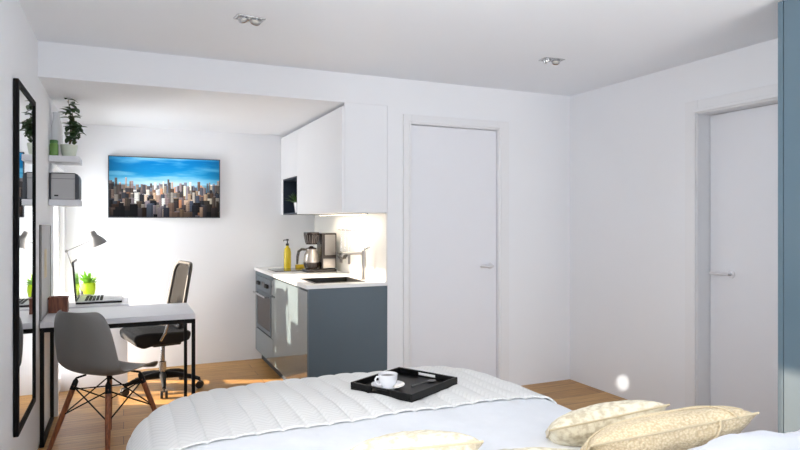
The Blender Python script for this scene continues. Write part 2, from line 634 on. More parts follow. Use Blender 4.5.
# ------------------------------------------------------------------ writing desk with black steel frame
DX0, DX1, DY0, DY1, DZ = -.452, .425, 4.185, 4.765, .742
t = thing('desk', 'white-topped desk with black steel loop legs behind grey shell chair', 'desk', (DX0, DY0, 0))
w, dp = DX1 - DX0, DY1 - DY0
bm = NB(); bx(bm, 0, w, 0, dp, DZ - .035, DZ, .003); obj('tabletop', bm, 'white_desk', t)
bm = NB(); frame_bm(bm, 'z', DZ - .062, DZ - .035, .0, w, .0, dp, .022, .001); obj('top_rail', bm, 'black', t)
for x in (.0, w - .022):
    bm = NB()
    for y in (.0, dp - .022):
        bx(bm, x, x + .022, y, y + .022, .022, DZ - .062, .001)
    bx(bm, x, x + .022, 0, dp, 0, .022, .001)
    obj('leg', bm, 'black', t)

# white wall-side desk behind it
t = thing('side_desk', 'plain white desk with a solid end panel along window wall', 'desk', (XL, 4.80, 0))
bm = NB(); bx(bm, .006, .495, 0, .92, .722, .75, .003); obj('tabletop', bm, 'white_desk', t)
bm = NB(); bx(bm, .006, .49, .70, .725, 0, .722, .002); obj('end_panel', bm, 'white', t)
bm = NB(); bx(bm, .02, .05, .02, .7, .60, .722, .002); obj('back_rail', bm, 'white', t)
bm = NB(); bx(bm, .012, .05, .01, .05, 0, .722, .003); obj('leg', bm, 'white', t)

# framed board
t = thing('picture_frame', 'grey framed board on left wall above the desk', 'picture frame', (XL, 4.225, .744))
bm = NB(); frame_bm(bm, 'x', .001, .014, 0, .53, 0, .575, .010, .001); obj('frame', bm, 'grey_metal', t)
bm = NB(); bx(bm, .002, .010, .008, .522, .008, .567); obj('board', bm, 'pin', t)
bm = NB(); bx(bm, .0102, .0110, .17, .30, .24, .42); obj('pinned_card', bm, 'paper', t)

# brown box on desk
t = thing('wooden_box', 'small open brown wooden box on the white desktop', 'box', (-.39, 4.62, DZ))
bm = NB()
bx(bm, -.055, .055, -.05, .05, 0, .008)
for a in ((-.055, .055, -.05, -.042), (-.055, .055, .042, .05), (-.055, -.047, -.042, .042), (.047, .055, -.042, .042)):
    bx(bm, a[0], a[1], a[2], a[3], .008, .098, .0015)
obj('box_body', bm, 'brown', t)
bm = NB(); frame_bm(bm, 'z', .090, .101, -.058, .058, -.053, .053, .010, .001); obj('rim', bm, 'brown', t)

# laptop
t = thing('laptop', 'open silver and black laptop on the white side desk', 'laptop', (-.16, 5.09, .75))
bm = NB(); bx(bm, -.15, .15, -.18, .18, .006, .020, .004); b_ = obj('base', bm, 'silver', t)
bm = NB(); bx(bm, -.150, .1505, -.1805, .179, .0, .0145, .003); obj('underside', bm, 'black', b_)
kb = NB()
for i in range(5):
    for j in range(13):
        x0 = -.095 + i * .024
        y0 = -.16 + j * .0248
        bx(kb, x0, x0 + .020, y0, y0 + .021, .0195, .0228, .002, 1)
obj('keyboard', kb, 'black', b_)
bm = NB(); bx(bm, .045, .125, -.055, .055, .0198, .0206, .0003); obj('touchpad', bm, 'box_grey', b_)
lid = NB(); bx(lid, -.006, .006, -.18, .18, 0, .285, .003)
lo = obj('display_lid', lid, 'dark', t); lo.location = (-.148, 0, .02); lo.rotation_euler = (0, R(-4), 0)
bm = NB(); bx(bm, .0058, .0066, -.17, .17, .015, .275); obj('display', bm, 'screen_off', lo)
bm = NB(); tube(bm, [(-.147, -.12, .02), (-.147, .12, .02)], .006, 10); obj('hinge', bm, 'dark', t)

# ------------------------------------------------------------------ plants
def leaf(bm, base, d, up, L, w, curl=.25):
    d, up = Vector(d).normalized(), Vector(up)
    s = d.cross(up)
    if s.length < 1e-3:
        s = d.cross(Vector((1, 0, 0)))
    s.normalize()
    nrm = s.cross(d)
    rows = []
    for i in range(6):
        t_ = i / 5
        ww = w * math.sin(PI * (t_ * .9 + .06)) ** .8
        c = Vector(base) + d * L * t_ - nrm * curl * L * t_ * t_
        rows.append((bm.verts.new(c - s * ww + nrm * ww * .25), bm.verts.new(c), bm.verts.new(c + s * ww + nrm * ww * .25)))
    for A, B in zip(rows, rows[1:]):
        bm.faces.new((A[0], A[1], B[1], B[0]))
        bm.faces.new((A[1], A[2], B[2], B[1]))

def pot_prof(r0, r1, h, th=.005):
    return [(0, 0), (r0 * .92, 0), (r0, .004), (r1, h - .004), (r1, h), (r1 - th, h), (r1 - th * 1.3, h * .86), (0, h * .84)]

t = thing('potted_succulent', 'spiky light green plant in a lime pot behind the laptop', 'potted plant', (-.26, 5.54, .75))
bm = NB(); lathe(bm, [(0, 0), (.042, 0), (.052, .01), (.058, .05), (.056, .085), (.050, .10), (.046, .10), (.046, .088), (0, .086)], 28); obj('pot', bm, 'lime', t)
bm = NB()
for i in range(58):
    a = random.uniform(0, 2 * PI); el = random.uniform(.25, 1.5)
    leaf(bm, (.012 * math.cos(a), .012 * math.sin(a), .085), (math.cos(a) * math.cos(el), math.sin(a) * math.cos(el), math.sin(el)), (0, 0, 1), random.uniform(.07, .115), .011, .15)
obj('foliage', bm, 'leaf_lime', t)

# shelves on the left wall
def shelf(z, label):
    bm = NB(); bx(bm, .001, .186, 0, .30, -.042, 0, .003)
    o = tag(obj('wall_shelf', bm, 'shelf'), label, 'shelf', 'floating shelves over the desk')
    o.location = (XL, 4.72, z)
shelf(1.783, 'upper white wall shelf under the leafy plant')
shelf(1.487, 'lower white wall shelf carrying the grey storage box')

t = thing('storage_box', 'grey storage box with dark rounded edges on the lower shelf', 'box', (XL + .003, 4.735, 1.487))
bm = NB(); bx(bm, .012, .155, .004, .25, .002, .176, .004); obj('body', bm, 'box_grey', t)
bm = NB(); bx(bm, .0, .012, .0, .255, 0, .18, .003); obj('end_cap', bm, 'box_dark', t)
bm = NB(); prism(bm, [(.155, 0), (.172, .0), (.180, .012), (.180, .150), (.172, .172), (.155, .18)], 'y', .0, .255, .002); obj('front_cap', bm, 'box_dark', t)
bm = NB(); bx(bm, .012, .155, .0, .255, .1762, .181, .001); obj('lid', bm, 'box_dark', t)
bm = NB(); bx(bm, .03, .055, .0015, .0042, .022, .032, .001); obj('badge', bm, 'dark', t)
bm = NB(); bx(bm, .012, .155, .0022, .0045, .140, .1425); obj('lid_seam', bm, 'box_dark', t)

# upper shelf: vase, jar, leafy plant
t = tag(obj('vase', lathe(NB(), [(0, 0), (.03, 0), (.036, .01), (.038, .12), (.034, .22), (.022, .27), (.02, .30), (.025, .318), (.021, .318), (.016, .30), (.016, .2), (0, .19)], 28), 'porcelain'),
        'tall slim white vase on the upper shelf against the wall', 'vase'); t.location = (-.428, 4.92, 1.783)
t = thing('storage_jar', 'small green lidded jar at the front of the upper shelf', 'jar', (-.430, 4.765, 1.783))
bm = NB(); lathe(bm, [(0, 0), (.024, 0), (.027, .006), (.027, .075), (.022, .086), (0, .086)], 24); obj('jar_body', bm, 'green_jar', t)
bm = NB(); lathe(bm, [(0, .085), (.024, .085), (.025, .09), (.025, .104), (.02, .108), (0, .108)], 24); obj('lid', bm, 'green_lid', t)
t = thing('potted_plant', 'dark leafy plant in a pale green pot on the upper shelf', 'potted plant', (-.345, 4.83, 1.783))
bm = NB(); lathe(bm, pot_prof(.042, .055, .085), 28); obj('pot', bm, 'pale_pot', t)
bm = NB(); lathe(bm, [(0, .071), (.048, .071), (.046, .074), (0, .076)], 20); obj('soil', bm, 'soil', t)
stems = NB(); fol = NB()
for (tx, ty, tz, nl) in ((-.012, .02, .43, 11), (.02, -.01, .34, 11), (.0, .03, .37, 9), (.045, .0, .24, 12), (.03, -.02, .28, 9)):
    pts = []
    for i in range(7):
        f = i / 6
        pts.append((tx * f ** 1.4 + .012 * math.sin(3 * f), ty * f, .07 + (tz - .07) * f))
    tube(stems, pts, [.0035 - .002 * i / 6 for i in range(7)], 6)
    for i in range(nl):
        f = .35 + .65 * i / (nl - 1)
        k = f * 6; q = min(int(k), 5); g = k - q
        p = Vector(pts[q]).lerp(Vector(pts[q + 1]), g)
        a = random.uniform(0, 2 * PI)
        leaf(fol, p, (math.cos(a), math.sin(a), random.uniform(-.5, .6)), (0, 0, 1), random.uniform(.055, .085), random.uniform(.019, .028), .3)
for i in range(16):      # a shoot hanging over the front
    f = i / 15
    p = (.035 + .012 * f, -.02, .24 - .13 * f)
    a = random.uniform(0, 2 * PI)
    leaf(fol, p, (math.cos(a), math.sin(a), -.5), (0, 0, 1), .04, .013, .2)
obj('stem', stems, 'stem', t); obj('foliage', fol, 'leaf', t)

# desk lamp
LX, LY = -.30, 5.40
t = thing('desk_lamp', 'grey angle-poise desk lamp on the white side desk', 'lamp', (LX, LY, .75))
bm = NB(); lathe(bm, [(0, 0), (.068, 0), (.07, .006), (.066, .014), (.015, .02), (.010, .05), (0, .052)], 28); obj('base', bm, 'grey_metal', t)
el, hd_ = (-.10, -.03, .36), (.098, -.05, .455)
bm = NB()
for s in (-.006, .006):
    tube(bm, [(0, s, .045), (el[0], el[1] + s, el[2])], .0032, 8)
obj('lower_arm', bm, 'grey_metal', t)
bm = NB()
for s in (-.006, .006):
    tube(bm, [(el[0], el[1] + s, el[2]), (hd_[0], hd_[1] + s, hd_[2])], .0032, 8)
obj('upper_arm', bm, 'grey_metal', t)
bm = NB(); tube(bm, [(el[0], el[1] - .016, el[2]), (el[0], el[1] + .016, el[2])], .011, 14); obj('elbow_joint', bm, 'grey_metal', t)
bm = NB()
mt = Matrix.Translation((hd_[0] - .012, hd_[1], hd_[2] + .028)) @ Matrix.Rotation(R(-24), 4, 'Y') @ Matrix.Rotation(R(6), 4, 'X')
lathe(bm, [(.068, -.085), (.066, -.078), (.052, -.045), (.034, -.018), (.026, -.006), (.024, .02), (.018, .032), (0, .035), (0, .030), (.018, .014), (.022, -.01), (.045, -.045), (.063, -.082), (.068, -.085)], 30, mtx=mt)
lo = obj('lamp_shade', bm, 'grey_metal', t)
bm = NB(); lathe(bm, [(0, -.07), (.016, -.066), (.022, -.052), (.018, -.035), (.010, -.02), (0, -.02)], 18, mtx=mt); obj('bulb', bm, 'lens', lo)

# ------------------------------------------------------------------ television with a city picture
TX0, TX1, TZ0, TZ1 = -.125, .832, 1.372, 1.922
t = thing('television', 'flat wall-mounted television showing a city skyline under blue sky', 'television', ((TX0 + TX1) / 2, YF, (TZ0 + TZ1) / 2))
tw, th_ = TX1 - TX0, TZ1 - TZ0
bm = NB(); bx(bm, -.2, .2, -.014, -.001, -.14, .14, .002); obj('wall_bracket', bm, 'black', t)
bm = NB(); bx(bm, -tw / 2, tw / 2, -.045, -.014, -th_ / 2, th_ / 2, .004); obj('casing', bm, 'black', t)
bm = NB(); frame_bm(bm, 'y', -.048, -.0445, -tw / 2, tw / 2, -th_ / 2, th_ / 2, .008, .001); obj('bezel', bm, 'box_dark', t)
NX, NZ = 230, 132
rnd = random.Random(21)
pic = [[None] * NX for _ in range(NZ)]
def vnoise(x, y, s):
    def h(i, j):
        return ((math.sin(i * 127.1 + j * 311.7 + s * 74.7) * 43758.5453) % 1)
    i, j = math.floor(x), math.floor(y); f, g = x - i, y - j
    f, g = f * f * (3 - 2 * f), g * g * (3 - 2 * g)
    return (h(i, j) * (1 - f) + h(i + 1, j) * f) * (1 - g) + (h(i, j + 1) * (1 - f) + h(i + 1, j + 1) * f) * g
for z in range(NZ):
    v = z / NZ
    for x in range(NX):
        u = x / NX
        c = 0; amp = .5
        for o_ in range(4):
            c += amp * vnoise(u * 3.2 * 2 ** o_ + 5 + v * 1.2, v * 11 * 2 ** o_, o_ + 3); amp *= .55
        c = max(0, min(1, (c - .40) * 3.2)) * (.35 + .65 * math.exp(-((u - .42) / .34) ** 2))
        s_ = max(0, min(1, (v - .52) / .48))
        hz = math.exp(-((v - .56) / .09) ** 2) * math.exp(-((u - .55) / .45) ** 2)
        base = [8 + 30 * (1 - s_), 128 + 40 * (1 - s_), 206 + 20 * (1 - s_)]
        edge = 1 - .35 * (2 * abs(u - .5)) ** 3
        col = [base[k] * edge * (1 - c * .75) + [180, 230, 250][k] * c * .75 for k in range(3)]
        col = [col[k] * (1 - .8 * hz) + [228, 242, 250][k] * .8 * hz for k in range(3)]
        pic[z][x] = col
PAL = [(196, 164, 140), (150, 120, 104), (108, 92, 92), (84, 92, 108), (60, 68, 84), (214, 190, 166), (170, 140, 110), (50, 52, 62), (128, 118, 124), (226, 212, 196), (180, 120, 84)]
for row in range(10):
    f = row / 9.
    top = .555 - .50 * f ** .85
    x = -3
    while x < NX:
        bw = int(rnd.uniform(3, 7) + rnd.uniform(2, 14) * f)
        hh = top + rnd.uniform(-.06, .06 + .06 * f) + (.05 if rnd.random() < .10 else 0)
        c = rnd.choice(PAL); k = rnd.choice((.3, .5, .75, 1., 1.2, 1.35)) * (1.1 - .3 * f); hz = .30 * (1 - f)
        wn = rnd.choice((2, 3, 3, 4)); cc = [min(255, c[q] * k * (1 - hz) + (206, 206, 212)[q] * hz) for q in range(3)]
        for xx in range(max(0, x), min(NX, x + bw)):
            for z in range(0, max(0, min(NZ, int(hh * NZ)))):
                kk = .82 if (xx - x) > bw * .62 else 1.
                if (z % wn == 0) and (xx % 2 == 0) and f > .15:
                    kk *= .7
                if z > int(hh * NZ) - 2:
                    kk *= 1.2
                pic[z][xx] = [min(255, q * kk) for q in cc]
        x += bw + rnd.choice((0, 0, 0, 1))
for z in range(NZ):
    for x in range(NX):
        u, v = x / NX - .5, z / NZ
        if v < .55:
            g = 1 - .5 * (2 * abs(u)) ** 3 * 1. - .35 * max(0, (.25 - v) / .25)
            pic[z][x] = [q * g for q in pic[z][x]]
bm = NB()
cl = bm.loops.layers.float_color.new('picture')
sw, sh = tw - .016, th_ - .016
vs = [[bm.verts.new((-sw / 2 + sw * i / NX, -.0462, -sh / 2 + sh * j / NZ)) for i in range(NX + 1)] for j in range(NZ + 1)]
for j in range(NZ):
    for i in range(NX):
        fc = bm.faces.new((vs[j][i], vs[j][i + 1], vs[j + 1][i + 1], vs[j + 1][i]))
        c = pic[j][i]
        for lp in fc.loops:
            lp[cl] = (lin(c[0]), lin(c[1]), lin(c[2]), 1)
ms = mat('television_picture', rgb(8, 8, 10), .6, spec=.08)
nt = ms.node_tree
at = nt.nodes.new('ShaderNodeVertexColor'); at.layer_name = 'picture'
nt.links.new(at.outputs['Color'], nt.nodes['Principled BSDF'].inputs['Emission Color'])
nt.nodes['Principled BSDF'].inputs['Emission Strength'].default_value = 1.25
obj('screen', bm, ms, t, smooth=False)

# ------------------------------------------------------------------ office chair
t = thing('office_chair', 'black swivel office chair with mesh back and castors behind the desk', 'chair', (.285, 5.27, 0), 0)
t.rotation_euler = (0, 0, R(90 + 13))      # local +y (forward) turned towards the window wall
bm = NB()
poly = [(-.155, .455), (-.14, .41), (-.05, .39), (.12, .395), (.20, .375), (.262, .405), (.275, .455), (.26, .485), (.18, .495), (-.06, .482), (-.12, .485), (-.15, .48)]
prism(bm, poly, 'x', -.235, .235)
bmesh.ops.bevel(bm, geom=bm.edges[:], offset=.018, segments=3, profile=.5, affect='EDGES')
obj('seat', bm, 'charcoal', t)
bm = NB(); bx(bm, -.10, .10, -.12, .10, .355, .41, .012); obj('tilt_mechanism', bm, 'dark', t)
bm = NB(); lathe(bm, [(0, .10), (.028, .10), (.028, .22), (.018, .225), (.018, .36), (0, .36)], 20); obj('gas_lift', bm, 'chrome', t)
def back_pt(x, f):
    z = .50 + .50 * f
    y = -.105 - .035 * math.sin(f * PI * .5) - .05 * f * f + .05 * (x / .22) ** 2 * .6
    return Vector((x, y, z))
bm = NB()
ring = []
for (a, b) in rrect(2, 2, .35, 6):
    ring.append(back_pt(a * (.185 + .015 * (1 - b) / 2), (b + 1) / 2))
tube(bm, ring, .0155, 10, closed=True); obj('back_frame', bm, 'taupe', t)
bm = NB()
g = [[bm.verts.new(back_pt(-.185 + .37 * i / 10, .03 + .94 * j / 12)) for i in range(11)] for j in range(13)]
for j in range(12):
    for i in range(10):
        bm.faces.new((g[j][i], g[j][i + 1], g[j + 1][i + 1], g[j + 1][i]))
obj('back_mesh', bm, 'mesh', t)
bm = NB(); tube(bm, [(0, -.06, .39), (0, -.15, .40), (0, -.165, .46), (0, -.168, .62), (0, -.175, .68)], [.02, .022, .022, .018, .014], 12); obj('back_support', bm, 'dark', t)
for s in (-1, 1):
    bm = NB(); tube(bm, [(s * .20, .10, .425), (s * .27, .09, .44), (s * .285, .06, .50), (s * .285, .04, .575), (s * .285, .0, .588)], .0105, 10)
    a_ = obj('armrest', bm, 'chrome', t)
    bm = NB(); bx(bm, s * .285 - .035, s * .285 + .035, -.07, .10, .588, .61, .01, 3); obj('arm_pad', bm, 'dark', a_)
for k in range(5):
    a = R(90 + 72 * k + 4)
    ca, sa = math.cos(a), math.sin(a)
    bm = NB(); tube(bm, [(.02 * ca, .02 * sa, .115), (.12 * ca, .12 * sa, .112), (.22 * ca, .22 * sa, .095), (.29 * ca, .29 * sa, .075)], [.03, .022, .018, .014], 10)
    l_ = obj('base_arm', bm, 'black', t)
    bm = NB()
    cx, cy = .29 * ca, .29 * sa
    tube(bm, [(cx, cy, .078), (cx, cy, .045)], .007, 8)
    for s in (-1, 1):
        tube(bm, [(cx - sa * s * .008, cy + ca * s * .008, .028), (cx - sa * s * .026, cy + ca * s * .026, .028)], .028, 18)
    obj('castor', bm, 'dark', l_)

# ------------------------------------------------------------------ grey shell chair
t = thing('shell_chair', 'grey plastic shell chair on splayed wooden legs beside the mirror', 'chair', (-.08, 4.05, 0), R(-45))
prof = [(.205, .432), (.198, .452), (.17, .462), (.09, .454), (0, .448), (-.09, .448), (-.155, .464), (-.195, .505), (-.215, .55), (-.232, .63), (-.248, .72), (-.262, .79), (-.268, .825), (-.270, .835)]
hw = [.165, .195, .215, .225, .232, .236, .238, .238, .236, .230, .218, .196, .165, .13]
bm = NB()
NS = 16
rows = []
for i, ((f, z), w_) in enumerate(zip(prof, hw)):
    row = []
    k = i / (len(prof) - 1)
    for j in range(NS + 1):
        s = -1 + 2 * j / NS
        e = abs(s) ** 3
        seat = max(0, 1 - max(0, (i - 5)) / 3.)      # 1 on the seat, 0 on the back
        lift = .042 * e * seat * min(1, (i + 1) / 4)
        fwd = (.062 * e) * (1 - seat)
        row.append(bm.verts.new((s * w_, f + fwd + .02 * e * seat * (i > 4), z + lift)))
    rows.append(row)
for A, B in zip(rows, rows[1:]):
    for j in range(NS):
        bm.faces.new((A[j], A[j + 1], B[j + 1], B[j]))
bmesh.ops.recalc_face_normals(bm, faces=bm.faces)
obj('shell', bm, 'shell', t, subsurf=2, solid=.008)
lt, lb = .125, .226
tops = {}
for sx in (-1, 1):
    for sy in (-1, 1):
        bm = NB(); A, B = Vector((sx * lt, sy * lt, .40)), Vector((sx * lb, sy * lb, .0))
        tube(bm, [A, A.lerp(B, .04), A.lerp(B, .5), A.lerp(B, .98), B], [.012, .0155, .0155, .0115, .010], 14)
        l_ = obj('leg', bm, 'walnut', t)
        bm = NB(); tube(bm, [A.lerp(B, .10), A.lerp(B, -.02), (sx * lt * .96, sy * lt * .96, .425), (sx * .085, sy * .085, .438)], [.0165, .0155, .006, .006], 10)
        obj('leg_bracket', bm, 'black', l_)
        tops[sx, sy] = (A, B)
bm = NB()
order = [(-1, -1), (1, -1), (1, 1), (-1, 1)]
for i in range(4):
    A0, B0 = tops[order[i]]; A1, B1 = tops[order[(i + 1) % 4]]
    tube(bm, [A0.lerp(B0, .06), A1.lerp(B1, .46)], .0042, 8)
    tube(bm, [A1.lerp(B1, .06), A0.lerp(B0, .46)], .0042, 8)
tube(bm, [tops[-1, -1][0].lerp(tops[-1, -1][1], .1), tops[1, 1][0].lerp(tops[1, 1][1], .1)], .004, 8)
tube(bm, [tops[1, -1][0].lerp(tops[1, -1][1], .1), tops[-1, 1][0].lerp(tops[-1, 1][1], .1)], .004, 8)
obj('wire_brace', bm, 'black', t)

# ------------------------------------------------------------------ kitchen
G = .0015
YN = YW + .0        # near end of the run
YO = 5.27           # split between oven and sink unit
t = thing('kitchen_base_cabinet', 'glossy blue-grey kitchen base cabinet with matt side below the sink', 'kitchen cabinet', (XK, YN, 0))
D_ = XB - XK - .002
bm = NB()
bx(bm, .002, D_, .0, .02, 0, .866, .001)
obj('end_panel', bm, 'blue', t)
bm = NB()
bx(bm, .022, D_, .0205, .04, .10, .866); bx(bm, .022, D_, YO - YN - .02, YO - YN - .001, .10, .866)
bx(bm, .022, D_, .04, YO - YN - .02, .10, .12); bx(bm, D_ - .012, D_, .04, YO - YN - .02, .12, .866)
obj('carcass', bm, 'blue_dark', t)
bm = NB(); bx(bm, .06, .075, .021, YO - YN - .001, 0, .0995); obj('plinth', bm, 'plinth', t)
half = (YO - YN - .022)
for i in range(1):
    y0 = .021 + i * half
    bm = NB(); bx(bm, .0, .0195, y0 + G, y0 + half - G, .10, .848, .0015); obj('door', bm, 'blue_gloss', t)
bm = NB(); bx(bm, .012, .03, .021, YO - YN - .001, .85, .866); obj('grip_rail', bm, 'plinth', t)

t = thing('oven_cabinet', 'blue-grey kitchen cabinet housing the oven beside the far wall', 'kitchen cabinet', (XK, YO, 0))
L_ = YF - .004 - YO
bm = NB()
bx(bm, .022, D_, .001, .02, .10, .866); bx(bm, .022, D_, L_ - .02, L_, .10, .866)
bx(bm, .022, D_, .02, L_ - .02, .31, .33); bx(bm, .022, D_, .02, L_ - .02, .10, .12)
obj('carcass', bm, 'blue_dark', t)
bm = NB(); bx(bm, .06, .075, .001, L_, 0, .0995); obj('plinth', bm, 'plinth', t)
bm = NB(); bx(bm, .0, .0195, G, L_ - G, .10, .318, .0015); obj('drawer', bm, 'blue_gloss', t)
bm = NB(); bx(bm, .0, .0195, G, L_ - G, .828, .866, .0015); obj('top_rail', bm, 'blue', t)
bm = NB(); bx(bm, .0, .0195, G, .072, .322, .826, .001); obj('filler_panel', bm, 'blue_gloss', t)
bm = NB(); bx(bm, .0, .0195, L_ - .072, L_ - G, .322, .826, .001); obj('filler_panel', bm, 'blue_gloss', t)
t = thing('oven', 'built-in steel oven with a dark glass door', 'oven', (XK, YO + .074, .332))
lo = L_ - .148
bm = NB(); bx(bm, .022, .5, .004, lo - .004, .002, .49, .002); obj('body', bm, 'dark', t)
bm = NB(); bx(bm, -.004, .021, 0, lo, .366, .492, .002); c_ = obj('control_panel', bm, 'oven_steel', t)
for k in range(4):
    bm = NB(); lathe(bm, [(0, 0), (.018, 0), (.017, .018), (.014, .022), (0, .022)], 18, mtx=Matrix.Rotation(R(-90), 4, 'Y'))
    o = obj('knob', bm, 'dark', c_); o.location = (-.004, lo * (.16 + .1 * k + (.38 if k > 1 else 0)), .43)
bm = NB(); bx(bm, -.0055, -.0035, lo * .42, lo * .58, .408, .452, .0005); obj('clock_display', bm, 'black_glass', c_)
bm = NB(); frame_bm(bm, 'x', -.004, .021, 0, lo, .0, .362, .035, .002); d_ = obj('oven_door', bm, 'oven_steel', t)
bm = NB(); bx(bm, -.002, .019, .033, lo - .033, .033, .329); obj('door_glass', bm, 'oven_glass', d_)
bm = NB(); tube(bm, [(-.042, .05, .338), (-.042, lo - .05, .338)], .009, 12)
for y in (.075, lo - .075):
    tube(bm, [(-.004, y, .338), (-.042, y, .338)], .006, 10)
obj('door_handle', bm, 'chrome', d_)

# worktop with cut-outs left for sink and hob
S = (1.255, 1.635, 4.285, 4.665)
Hb = (1.225, 1.625, 5.42, 5.73)
bm = NB()
x0, x1, y0, y1, z0, z1 = XK - .012, XB - .002, YN - .004, YF - .002, .8665, ZC
bx(bm, x0, S[0], y0, y1, z0, z1)
bx(bm, S[1], x1, y0, y1, z0, z1)
bx(bm, S[0], S[1], y0, S[2], z0, z1)
bx(bm, S[0], S[1], S[3], y1, z0, z1)
bmesh.ops.remove_doubles(bm, verts=bm.verts, dist=.0005)
tag(obj('worktop', bm, 'worktop', smooth=False), 'white kitchen worktop over the blue-grey base cabinets', 'worktop')
t = thing('kitchen_sink', 'black inset kitchen sink in the white worktop', 'sink', (S[0], S[2], ZC))
sw_, sl_ = S[1] - S[0], S[3] - S[2]
bm = NB()
frame_bm(bm, 'z', .0005, .004, -.008, sw_ + .008, -.008, sl_ + .008, .02, .001)
obj('rim', bm, 'black_sink', t)
bm = NB()
frame_bm(bm, 'z', -.17, .0003, .003, sw_ - .003, .003, sl_ - .003, .008); bx(bm, .003, sw_ - .003, .003, sl_ - .003, -.178, -.17)
obj('basin', bm, 'black_sink', t)
bm = NB(); lathe(bm, [(0, 0), (.03, 0), (.032, .003), (.02, .005), (0, .004)], 20, c=(sw_ / 2, sl_ / 2, -.17)); obj('drain', bm, 'steel', t)
t = thing('hob', 'black glass hob set in the worktop above the oven', 'hob', (Hb[0], Hb[2], ZC))
bm = NB(); bx(bm, 0, Hb[1] - Hb[0], 0, Hb[3] - Hb[2], .0005, .007, .002); obj('glass_top', bm, 'black_glass', t)
for (x, r) in ((.11, .075), (.29, .09)):
    bm = NB(); lathe(bm, [(r - .003, .0071), (r, .0074), (r + .001, .0071)], 32, c=(x, .155, 0)); obj('cooking_zone', bm, 'steel', t)
t = thing('tap', 'chrome mixer tap standing behind the black sink', 'tap', (1.685, 4.43, ZC))
bm = NB(); lathe(bm, [(0, 0), (.026, 0), (.026, .006), (.0165, .01), (.0165, .21), (.014, .222), (0, .224)], 22); obj('body', bm, 'steel', t)
bm = NB(); tube(bm, [(0, 0, .195), (-.03, .002, .200), (-.13, .01, .203), (-.165, .013, .200), (-.175, .014, .178)], [.012, .011, .0105, .0105, .0105], 14); obj('spout', bm, 'steel', t)
bm = NB(); tube(bm, [(0, 0, .222), (.012, -.01, .236), (.03, -.05, .25)], [.010, .008, .006], 10); obj('tap_lever', bm, 'chrome', t)

# splashback, upper units
bm = NB(); bx(bm, XB - .008, XB - .0005, YN + .001, YF - .002, ZC + .001, 1.40); o = struct('trim_1', bm, 'splash')
ZU0, ZU1 = 1.403, 2.172
YU1 = YF - .003
NY0, NY1, NZ1 = 5.42, 5.95, 1.748
t = thing('kitchen_wall_cabinet', 'white handleless kitchen wall cabinet with an open blue niche', 'kitchen cabinet', (XU, YN, ZU0))
dU, LU = XB - XU - .002, YU1 - YN
ny0, ny1, nz1 = NY0 - YN, NY1 - YN, NZ1 - ZU0
bm = NB()
bx(bm, .02, dU, 0, .018, 0, ZA - ZU0 - .001, .001)
obj('end_panel', bm, 'wall', t)
bm = NB()
bx(bm, .02, dU, .018, ny0 - .001, 0, .018); bx(bm, .02, dU, .018, LU, ZU1 - ZU0 - .018, ZU1 - ZU0)
bx(bm, .02, dU, ny0 - .02, ny0 - .001, .018, ZU1 - ZU0 - .018)
bx(bm, dU - .012, dU, .018, ny0 - .02, .018, ZU1 - ZU0 - .018)
obj('carcass', bm, 'white', t)
bm = NB()
bx(bm, .002, dU, ny0, ny0 + .016, 0, nz1); bx(bm, .002, dU, ny1 - .016, ny1, 0, nz1)
bx(bm, .002, dU, ny0 + .016, ny1 - .016, 0, .016); bx(bm, .002, dU, ny0 + .016, ny1 - .016, nz1 - .016, nz1)
bx(bm, dU - .05, dU - .04, ny0 + .016, ny1 - .016, .016, nz1 - .016)
obj('niche', bm, 'blue_dark', t)
bm = NB(); bx(bm, .0, .019, .0, ny0 - G, 0, ZU1 - ZU0 - .012, .0015); obj('door', bm, 'white', t)
bm = NB(); bx(bm, .0, .019, ny0 + G, LU, nz1 + .002, ZU1 - ZU0 - .012, .0015); obj('flap_door', bm, 'white', t)
bm = NB(); bx(bm, .0, .30, ny1 + .001, LU, 0, nz1, .001); obj('filler_panel', bm, 'white', t)
t = thing('under_cabinet_light', 'slim warm light strip beneath the white wall cabinet', 'light', (XU + .20, YN + .08, ZU0))
bm = NB(); bx(bm, 0, .03, 0, 1.15, -.010, -.001, .002); obj('housing', bm, 'silver', t)
bm = NB(); bx(bm, .004, .026, .01, 1.14, -.0125, -.0095, .001); obj('diffuser', bm, 'led', t)

# niche plant
t = thing('niche_plant', 'small green plant in a white pot inside the blue niche', 'potted plant', (1.475, 5.56, ZU0 + .016))
bm = NB(); lathe(bm, pot_prof(.034, .046, .095), 24); obj('pot', bm, 'porcelain', t)
bm = NB()
for i in range(60):
    a = random.uniform(0, 2 * PI); el_ = random.uniform(.3, 1.5)
    leaf(bm, (.02 * math.cos(a), .02 * math.sin(a), .085), (math.cos(a) * math.cos(el_), math.sin(a) * math.cos(el_), math.sin(el_)), (0, 0, 1), random.uniform(.06, .125), .012, .2)
obj('foliage', bm, 'leaf_mid', t)

